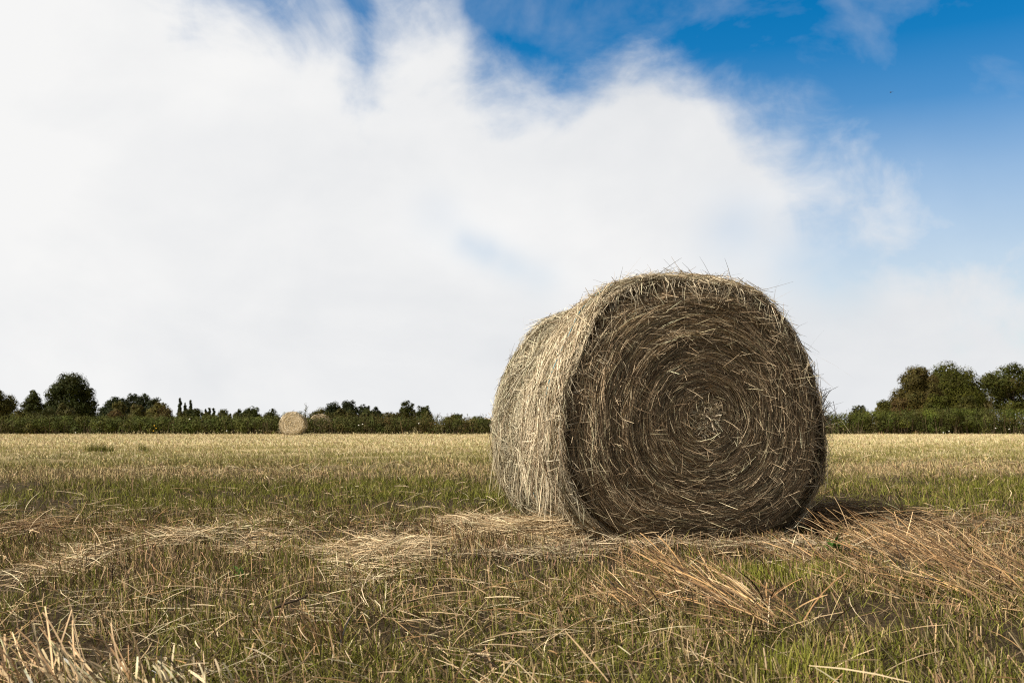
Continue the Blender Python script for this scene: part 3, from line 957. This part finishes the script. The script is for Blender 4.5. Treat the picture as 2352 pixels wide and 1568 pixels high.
# right of the big bale
T('round_bush', 1943, 2008, 929, 100, (.058, .07, .034), 'hazy green dome bush standing alone past the shaded rim of the big bale', 'bush', seed=50, nb=18, low=.02)
T('round_bush', 2003, 2062, 915, 74, (.072, .078, .026), 'olive bush climbing up to the copper tinged tree', 'bush', seed=51, nb=17, low=.02)
T('round_bush', 2038, 2098, 911, 71, (.098, .075, .040), 'brown dying bush at the foot of the copper tinged tree', 'bush', seed=52, nb=16, low=.02)
T('leafy_tree', 2036, 2176, 838, 80, (.076, .070, .030), 'copper tinged tree with bronze leaves, nearest the big bale', seed=53, nb=34, dens=5, leaf=.12)
T('leafy_tree', 2092, 2278, 828, 84, (.060, .070, .017), 'widest deep green tree, next to the copper tinged tree', seed=54, nb=48, dens=5, leaf=.125)
T('leafy_tree', 2246, 2400, 831, 86, (.058, .070, .020), 'airy green tree with gaps between branches, cut by the picture edge', seed=55, nb=30, dens=3.4, leaf=.125, low=.16, shape='ball')
T('thin_sapling', 2248, 2290, 900, 76, (.09, .08, .05), 'half bare grey sapling in the gap between the two green trees', 'sapling', dens=.6, seed=56, nb=12, leaf=.09)
T('round_bush', 2290, 2336, 913, 75, (.085, .10, .036), 'pale green bush under the airy edge tree', 'bush', dens=2, seed=57, nb=14, low=.05)
T('round_bush', 2112, 2190, 900, 76, (.066, .078, .02), 'fresh green bush under the widest deep green tree, beside the copper tinged one', 'bush', seed=58, nb=18, low=.02)
T('round_bush', 2180, 2256, 906, 74, (.06, .066, .022), 'duller green bush under the widest deep green tree, beside the grey sapling', 'bush', seed=59, nb=18, low=.02)


def hedge(u0, u1, y0, y1, hfun, cols, label, seed, dep=1.0, n=26000, leaf=.065, flowers=()):
    r = np.random.default_rng(2000 + seed)
    xa, xb = at(u0, 990, y0)[0], at(u1, 990, y1)[0]
    L = xb - xa
    yl = lambda x: y0 + (y1 - y0) * (x - xa) / L
    xm = (xa + xb) / 2
    root = empty('hedge', (xm, yl(xm), 0))
    tag(root, label, 'hedge', 'hedges along the far end of the field')
    blobs = []
    nb = int(L / .075)
    for k in range(nb):
        x = r.uniform(xa, xb)
        u = CU + (x / yl(x)) * F
        H = hfun(u) * (1 + .10 * (vnoise(x * .9, 5.5, seed) - .5) * 2)
        rr = r.uniform(.20, .38)
        zz = r.uniform(.08, 1) ** .8 * (H - rr)
        front = -dep * r.uniform(-.3, .55) - .10 * (zz < H * .5)
        front *= (1 - .35 * zz / H)
        blobs.append((x - xm, yl(x) - yl(xm) + front, max(zz, .1), rr * r.uniform(.9, 1.3), rr, rr * r.uniform(.8, 1.2)))
    for x in np.arange(xa, xb, .26):
        H = hfun(CU + (x / yl(x)) * F)
        for zz in (.15, .4, .65, .9, H - .31):
            if zz > H - .3:
                continue
            blobs.append((x - xm, yl(x) - yl(xm) + .2, max(zz, .1), .32, .3, .3))
    blobs = np.array(blobs)
    acc = Acc()
    sel = r.integers(0, len(cols), len(blobs))
    for k, c in enumerate(cols):
        sub = blobs[sel == k]
        leaves(acc, sub, int(n / len(cols)), leaf, (np.array(c) * .6 + np.array([.08, .10, .03]) * .4) * np.array([.98, 1.06, 1.0]), r, jit=.09, hue=.18, flat=.26, inner=.75)
    # ragged shoots on top
    m = int(L * 9)
    x = r.uniform(xa, xb, m)
    u = CU + x / yl(x) * F
    top = np.array([hfun(q) for q in u])
    tw = np.array([(a_, 0, b_, .05, .05, .10) for a_, b_ in zip(x - xm, top * r.uniform(.92, 1.10, m))])
    tw[:, 1] = yl(x) - yl(xm) + r.uniform(-.4, .4, m)
    leaves(acc, tw, m * 7, leaf * .8, np.array(cols).mean(0), r)
    acc.build('foliage', M_LEAF, root)
    # stems and dry growth inside
    acc = Acc()
    m = int(L * 26)
    x = r.uniform(xa, xb, m)
    P = np.empty((m, 3, 3))
    hh = np.array([hfun(CU + q / yl(q) * F) for q in x]) * r.uniform(.3, .85, m)
    bx, by = x - xm, yl(x) - yl(xm) + r.uniform(-.55, .5, m) * dep
    t = np.array([0, .5, 1])[None, :]
    P[..., 0] = bx[:, None] + r.normal(0, .12, m)[:, None] * t
    P[..., 1] = by[:, None] + r.normal(0, .10, m)[:, None] * t
    P[..., 2] = hh[:, None] * t - .02
    S = unit(np.stack([np.ones(m), r.normal(0, .5, m), np.zeros(m)], -1))
    acc.ribbons(P, np.full((m, 3), .02) * np.array([[1, .8, .4]]), S, pick(np.array([[.06, .045, .028], [.09, .065, .038], [.04, .032, .02], [.14, .095, .05]]), m, [3, 1.5, 3, .4], r=r))
    acc.build('stems', M_BARK, root)
    for (fu, fv, col) in flowers:
        acc = Acc()
        fx = at(fu, fv, y0)
        fy = yl(fx[0]) - dep * .85
        p = at(fu, fv, fy)
        q = p - np.array([xm, yl(xm), 0])
        ring = np.arange(7) * 2 * math.pi / 7
        Vd = [q + np.array([0, -.02, .012])] + [q + np.array([.042 * math.cos(g_), .02 * math.sin(g_) - .02, .028 * math.sin(g_)]) for g_ in ring] + [q + np.array([.03 * math.cos(g_), .035, .02 * math.sin(g_)]) for g_ in ring]
        f3 = [[0, 1 + k, 1 + (k + 1) % 7] for k in range(7)]
        f4 = [[1 + k, 8 + k, 8 + (k + 1) % 7, 1 + (k + 1) % 7] for k in range(7)]
        acc.add(np.array(Vd), f4, np.array(col))
        acc.f[3].append(np.array(f3))
        acc.build('flower', M_PETAL, root)
    return root


WH, YE = (.75, .74, .68), (.65, .38, .03)
ha = lambda u: float(np.interp(u, [-300, 0, 120, 300, 470, 640, 760], [1.17, 1.16, 1.20, 1.14, 1.16, 1.10, 1.05]))
hb = lambda u: float(np.interp(u, [580, 690, 715, 760, 850, 1000, 1120, 1500], [1.10, 1.11, 1.09, 1.09, 1.14, 1.16, 1.10, 1.15]))
hc = lambda u: float(np.interp(u, [1400, 1900, 1980, 2060, 2150, 2250, 2352, 2650], [1.15, 1.28, 1.42, 1.52, 1.66, 1.62, 1.60, 1.6]))
hedge(-320, 625, 62.5, 61.5, ha, [(0.090, 0.108, 0.030), (0.117, 0.135, 0.039), (0.068, 0.083, 0.024), (0.105, 0.105, 0.042)], 'long clipped looking green hedge running from the picture edge to the whole far bale', 1,
      n=90000, flowers=[(470, 948, WH), (521, 989, WH), (355, 977, YE), (359, 983, YE), (353, 989, YE), (174, 993, WH), (436, 962, WH)])
hedge(625, 1480, 61.5, 61.0, hb, [(0.078, 0.084, 0.030), (0.099, 0.084, 0.042), (0.063, 0.075, 0.024), (0.128, 0.093, 0.051)], 'dull brownish bramble hedge between the far bales and the lit side of the big bale', 2,
      n=70000, flowers=[(824, 976, WH), (833, 974, WH), (962, 972, WH)])
hedge(1480, 2680, 61.0, 62.5, hc, [(0.087, 0.108, 0.024), (0.066, 0.081, 0.024), (0.108, 0.126, 0.030), (0.090, 0.087, 0.039)], 'tallest dark green hedge past the shaded rim of the big bale, under the trees', 3,
      n=150000, dep=1.2, flowers=[(2180, 990, WH), (2167, 993, WH), (2287, 983, WH), (2318, 985, WH)])

# dry grass along the hedge foot
acc = Acc()
for (ua, ub, n, hmax) in [(-300, 2650, 3600, .10), (2092, 2112, 60, .30), (610, 640, 60, .28), (975, 1000, 50, .22), (2010, 2030, 30, .25)]:
    u = rng.uniform(ua, ub, n)
    y = rng.uniform(60.2, 61.3, n)
    x = (u - CU) / F * y
    blades(acc, x, y, rng.uniform(.05, hmax, n), np.full(n, .016), np.abs(rng.normal(0, .3, n)), pick(np.concatenate([PAL_ORANGE * .6, GREENS]), n, jit=.25), 3, tip=.3)
tag(acc.build('verge_grass', M_STRAW), 'fringe of dry grass along the foot of the hedges', 'grass', kind='stuff')

# ------------------------------------------------------------------ bird
p = at(2046, 213, 60)
acc = Acc()
s = np.linspace(-.14, .14, 8)
acc.tube(np.stack([s, 0 * s, .02 * np.cos(s * 9)], -1), np.array([.004, .018, .028, .034, .034, .026, .016, .03]), (.03, .03, .035), 8)
wing = np.array([[-.05, 0, .015], [.05, 0, .015], [.09, -.16, .07], [.02, -.15, .075], [.16, -.33, .06]])
for sgn in (1, -1):
    W_ = wing * np.array([1, sgn, 1])
    V = np.concatenate([W_, W_ - np.array([0, 0, .008])])
    acc.add(V, np.array([[0, 1, 2], [0, 2, 3], [3, 2, 4], [5, 7, 6], [5, 8, 7], [8, 9, 7]]), np.array([.03, .03, .035]))
bird = acc.build('flying_bird', M_BIRD)
bird.location = p
bird.scale = (.62, .62, .62)
bird.rotation_euler = (R(20), R(-20), R(10))
tag(bird, 'tiny dark bird flying high in the blue part of the sky', 'bird')

# ------------------------------------------------------------------ sun and sky
SUN_EL = R(44)
SUN_A = R(23)          # how far the sun stands on the camera's side of due left
sd = Vector((-math.cos(SUN_A) * math.cos(SUN_EL), -math.sin(SUN_A) * math.cos(SUN_EL), math.sin(SUN_EL)))
sun = bpy.data.lights.new('sun', 'SUN')
sun.energy = 5.0
sun.angle = R(0.55)
sun.color = (1.0, .92, .79)
so = link(bpy.data.objects.new('sun', sun))
so.rotation_euler = sd.to_track_quat('Z', 'Y').to_euler()
so.location = (-20, -5, 30)

w = bpy.data.worlds.new('World')
scene.world = w
w.use_nodes = True
nt = w.node_tree
N_, L_ = nt.nodes, nt.links
bg = N_['Background']


def math_(op, a_, b_=None, c_=None, clamp=False):
    n = N_.new('ShaderNodeMath')
    n.operation = op
    n.use_clamp = clamp
    for i, v in enumerate((a_, b_, c_)):
        if v is None:
            continue
        if isinstance(v, (int, float)):
            n.inputs[i].default_value = v
        else:
            L_.new(v, n.inputs[i])
    return n.outputs[0]


def mixc(fac, a_, b_):
    n = N_.new('ShaderNodeMix')
    n.data_type = 'RGBA'
    for i, v in ((0, fac), (6, a_), (7, b_)):
        if isinstance(v, (int, float)):
            n.inputs[i].default_value = v
        elif isinstance(v, tuple):
            n.inputs[i].default_value = (*v, 1)
        else:
            L_.new(v, n.inputs[i])
    return n.outputs[2]


sky = N_.new('ShaderNodeTexSky')
sky.sky_type = 'NISHITA'
sky.sun_disc = False
sky.sun_elevation = SUN_EL
sky.sun_rotation = math.atan2(sd.x, sd.y)
sky.dust_density = 0.4
sky.ozone_density = 2.2
sky.air_density = 1.0
hs = N_.new('ShaderNodeHueSaturation')
hs.inputs['Saturation'].default_value = 1.52
hs.inputs['Hue'].default_value = 0.497
hs.inputs['Value'].default_value = 0.128
L_.new(sky.outputs[0], hs.inputs['Color'])

tc = N_.new('ShaderNodeTexCoord')
dirv = tc.outputs['Generated']
sep = N_.new('ShaderNodeSeparateXYZ')
L_.new(dirv, sep.inputs[0])
AZ = math_('ARCTAN2', sep.outputs['X'], sep.outputs['Y'])
EL = math_('ARCSINE', sep.outputs['Z'])
TA = math_('DIVIDE', math_('ADD', AZ, .8), 1.6, clamp=True)


def curve(ptsxy):
    n = N_.new('ShaderNodeFloatCurve')
    c = n.mapping.curves[0]
    ptsxy = sorted(ptsxy)
    c.points[0].location = ptsxy[0]
    c.points[1].location = ptsxy[-1]
    for q in ptsxy[1:-1]:
        c.points.new(*q)
    for q in c.points:
        q.handle_type = 'AUTO_CLAMPED'
    n.mapping.update()
    L_.new(TA, n.inputs['Value'])
    return n.outputs[0]


EDGE = [(-200, -420), (250, -260), (500, -110), (640, -110), (740, -90), (800, -40), (840, -10), (880, -60), (960, -70), (1040, -50), (1100, 50), (1190, 85), (1300, 125), (1380, 90), (1470, 55),
        (1560, 85), (1680, 85), (1780, 125), (1880, 165), (1990, 185), (2120, 240), (2250, 300), (2352, 330), (2550, 360)]
SOFT = [(-200, 150), (600, 190), (900, 220), (1200, 150), (1500, 130), (1700, 240), (1850, 330), (2050, 400), (2352, 400), (2600, 400)]
ae = [az_el(*q) for q in EDGE]
edge = curve([(0.0, .62)] + [((a_ + .8) / 1.6, e_) for a_, e_ in ae] + [(1.0, .17)])
soft = curve([(0.0, .06)] + [((az_el(u, 300)[0] + .8) / 1.6, s_ / F) for u, s_ in SOFT] + [(1.0, .2)])


def wnoise(scale, det, rough, dist, stretch=(1, 1, 1), off=(0, 0, 0)):
    mp = N_.new('ShaderNodeMapping')
    mp.inputs['Scale'].default_value = stretch
    mp.inputs['Location'].default_value = off
    L_.new(dirv, mp.inputs['Vector'])
    n = N_.new('ShaderNodeTexNoise')
    n.inputs['Scale'].default_value = scale
    n.inputs['Detail'].default_value = det
    n.inputs['Roughness'].default_value = rough
    n.inputs['Distortion'].default_value = dist
    L_.new(mp.outputs[0], n.inputs['Vector'])
    return math_('SUBTRACT', n.outputs['Fac'], .5)


nA = wnoise(7.0, 9, .56, .5, (1, 1, 1.3), (2.1, .3, 0))
nB = wnoise(22, 8, .6, .6, (1, 1, 1.1), (0, 4.1, 1))
a0 = math_('DIVIDE', math_('SUBTRACT', edge, EL), soft)
a1 = math_('ADD', math_('ADD', a0, math_('MULTIPLY', nA, 2.0)), math_('MULTIPLY', nB, .6))


def spot(u, v, k):
    d = ray(u, v)
    d = d / np.linalg.norm(d)
    n = N_.new('ShaderNodeVectorMath')
    n.operation = 'DOT_PRODUCT'
    L_.new(dirv, n.inputs[0])
    n.inputs[1].default_value = tuple(d)
    # gaussian in angle
    return math_('EXPONENT', math_('MULTIPLY', math_('SUBTRACT', n.outputs['Value'], 1.0), k))


hs_ = [(1070, 560, 9000, .24), (1120, 582, 8000, .32), (1175, 610, 7000, .28), (1240, 640, 5000, .20), (1860, 600, 1300, .55), (1960, 640, 2200, .35), (1690, 530, 1500, .25), (1000, 500, 2500, .12)]
holes = None
for u_, v_, k_, m_ in hs_:
    t_ = math_('MULTIPLY', spot(u_, v_, k_), m_)
    holes = t_ if holes is None else math_('ADD', holes, t_)
mr = N_.new('ShaderNodeMapRange')
mr.interpolation_type = 'SMOOTHSTEP'
mr.inputs['From Min'].default_value = 0.0
mr.inputs['From Max'].default_value = 1.2
L_.new(a1, mr.inputs['Value'])
hole_n = math_('MULTIPLY', holes, math_('ADD', math_('MULTIPLY', nA, 2.2), .85))
alpha = math_('SUBTRACT', mr.outputs['Result'], math_('MAXIMUM', hole_n, 0.0), clamp=True)
# thin veil in the blue
veil = math_('MULTIPLY', math_('MAXIMUM', math_('ADD', nA, .02), 0.0), .9, clamp=True)
alpha = math_('MAXIMUM', alpha, veil)
behind = math_('MULTIPLY', math_('SUBTRACT', .60, sep.outputs['Y']), 3.5, clamp=True)
alpha = math_('MAXIMUM', alpha, math_('MULTIPLY', math_('SUBTRACT', .30, EL), 3.2, clamp=True))
haze = math_('MULTIPLY', math_('SUBTRACT', .36, EL), 1.25, clamp=True)
alpha = math_('SUBTRACT', 1.0, math_('MULTIPLY', math_('SUBTRACT', 1.0, alpha), math_('SUBTRACT', 1.0, haze)))
overhead = math_('MULTIPLY', math_('SUBTRACT', EL, .56), 3.5, clamp=True)
added_deck = math_('MULTIPLY', math_('MAXIMUM', overhead, behind), .9)  # unseen grey cloud deck, added to lower the ambient light and its blue
# cloud tone: brighter towards the sun's side and low down, greyer in thick folds
nC = wnoise(3.2, 6, .5, .3, (1, 1, 1.6), (5, 1, 2))
tone = math_('ADD', math_('ADD', .62, math_('ADD', math_('MULTIPLY', nC, 2.0), math_('MULTIPLY', nA, .6))), math_('MULTIPLY', AZ, -.75), clamp=True)
ccol = mixc(tone, (.70, .725, .76), (.92, .92, .915))
col = mixc(added_deck, mixc(alpha, hs.outputs[0], ccol), mixc(math_('ADD', math_('MULTIPLY', nC, 1.5), .5, clamp=True), (.20, .195, .19), (.42, .40, .37)))
L_.new(col, bg.inputs['Color'])
bg.inputs['Strength'].default_value = 0.575

# ------------------------------------------------------------------ camera and render settings
cd = bpy.data.cameras.new('camera')
cd.sensor_width = 36
cd.lens = 36 * F / 2352
cd.clip_start = 0.05
cd.clip_end = 5000
cd.dof.use_dof = True
cd.dof.focus_distance = 5.0
cd.dof.aperture_fstop = 8.0
co = link(bpy.data.objects.new('camera', cd))
co.location = CAM
co.rotation_euler = (R(90) + PITCH, 0, 0)
scene.camera = co
scene.view_settings.view_transform = 'Standard'
scene.view_settings.look = 'None'
scene.view_settings.exposure = 0.80
scene.view_settings.gamma = 1.0
scene.view_settings.use_curve_mapping = False
scene.cycles.use_denoising = False
scene.cycles.pixel_filter_type = 'BLACKMAN_HARRIS'
scene.cycles.filter_width = 1.1
scene.cycles.max_bounces = 6
scene.cycles.diffuse_bounces = 3
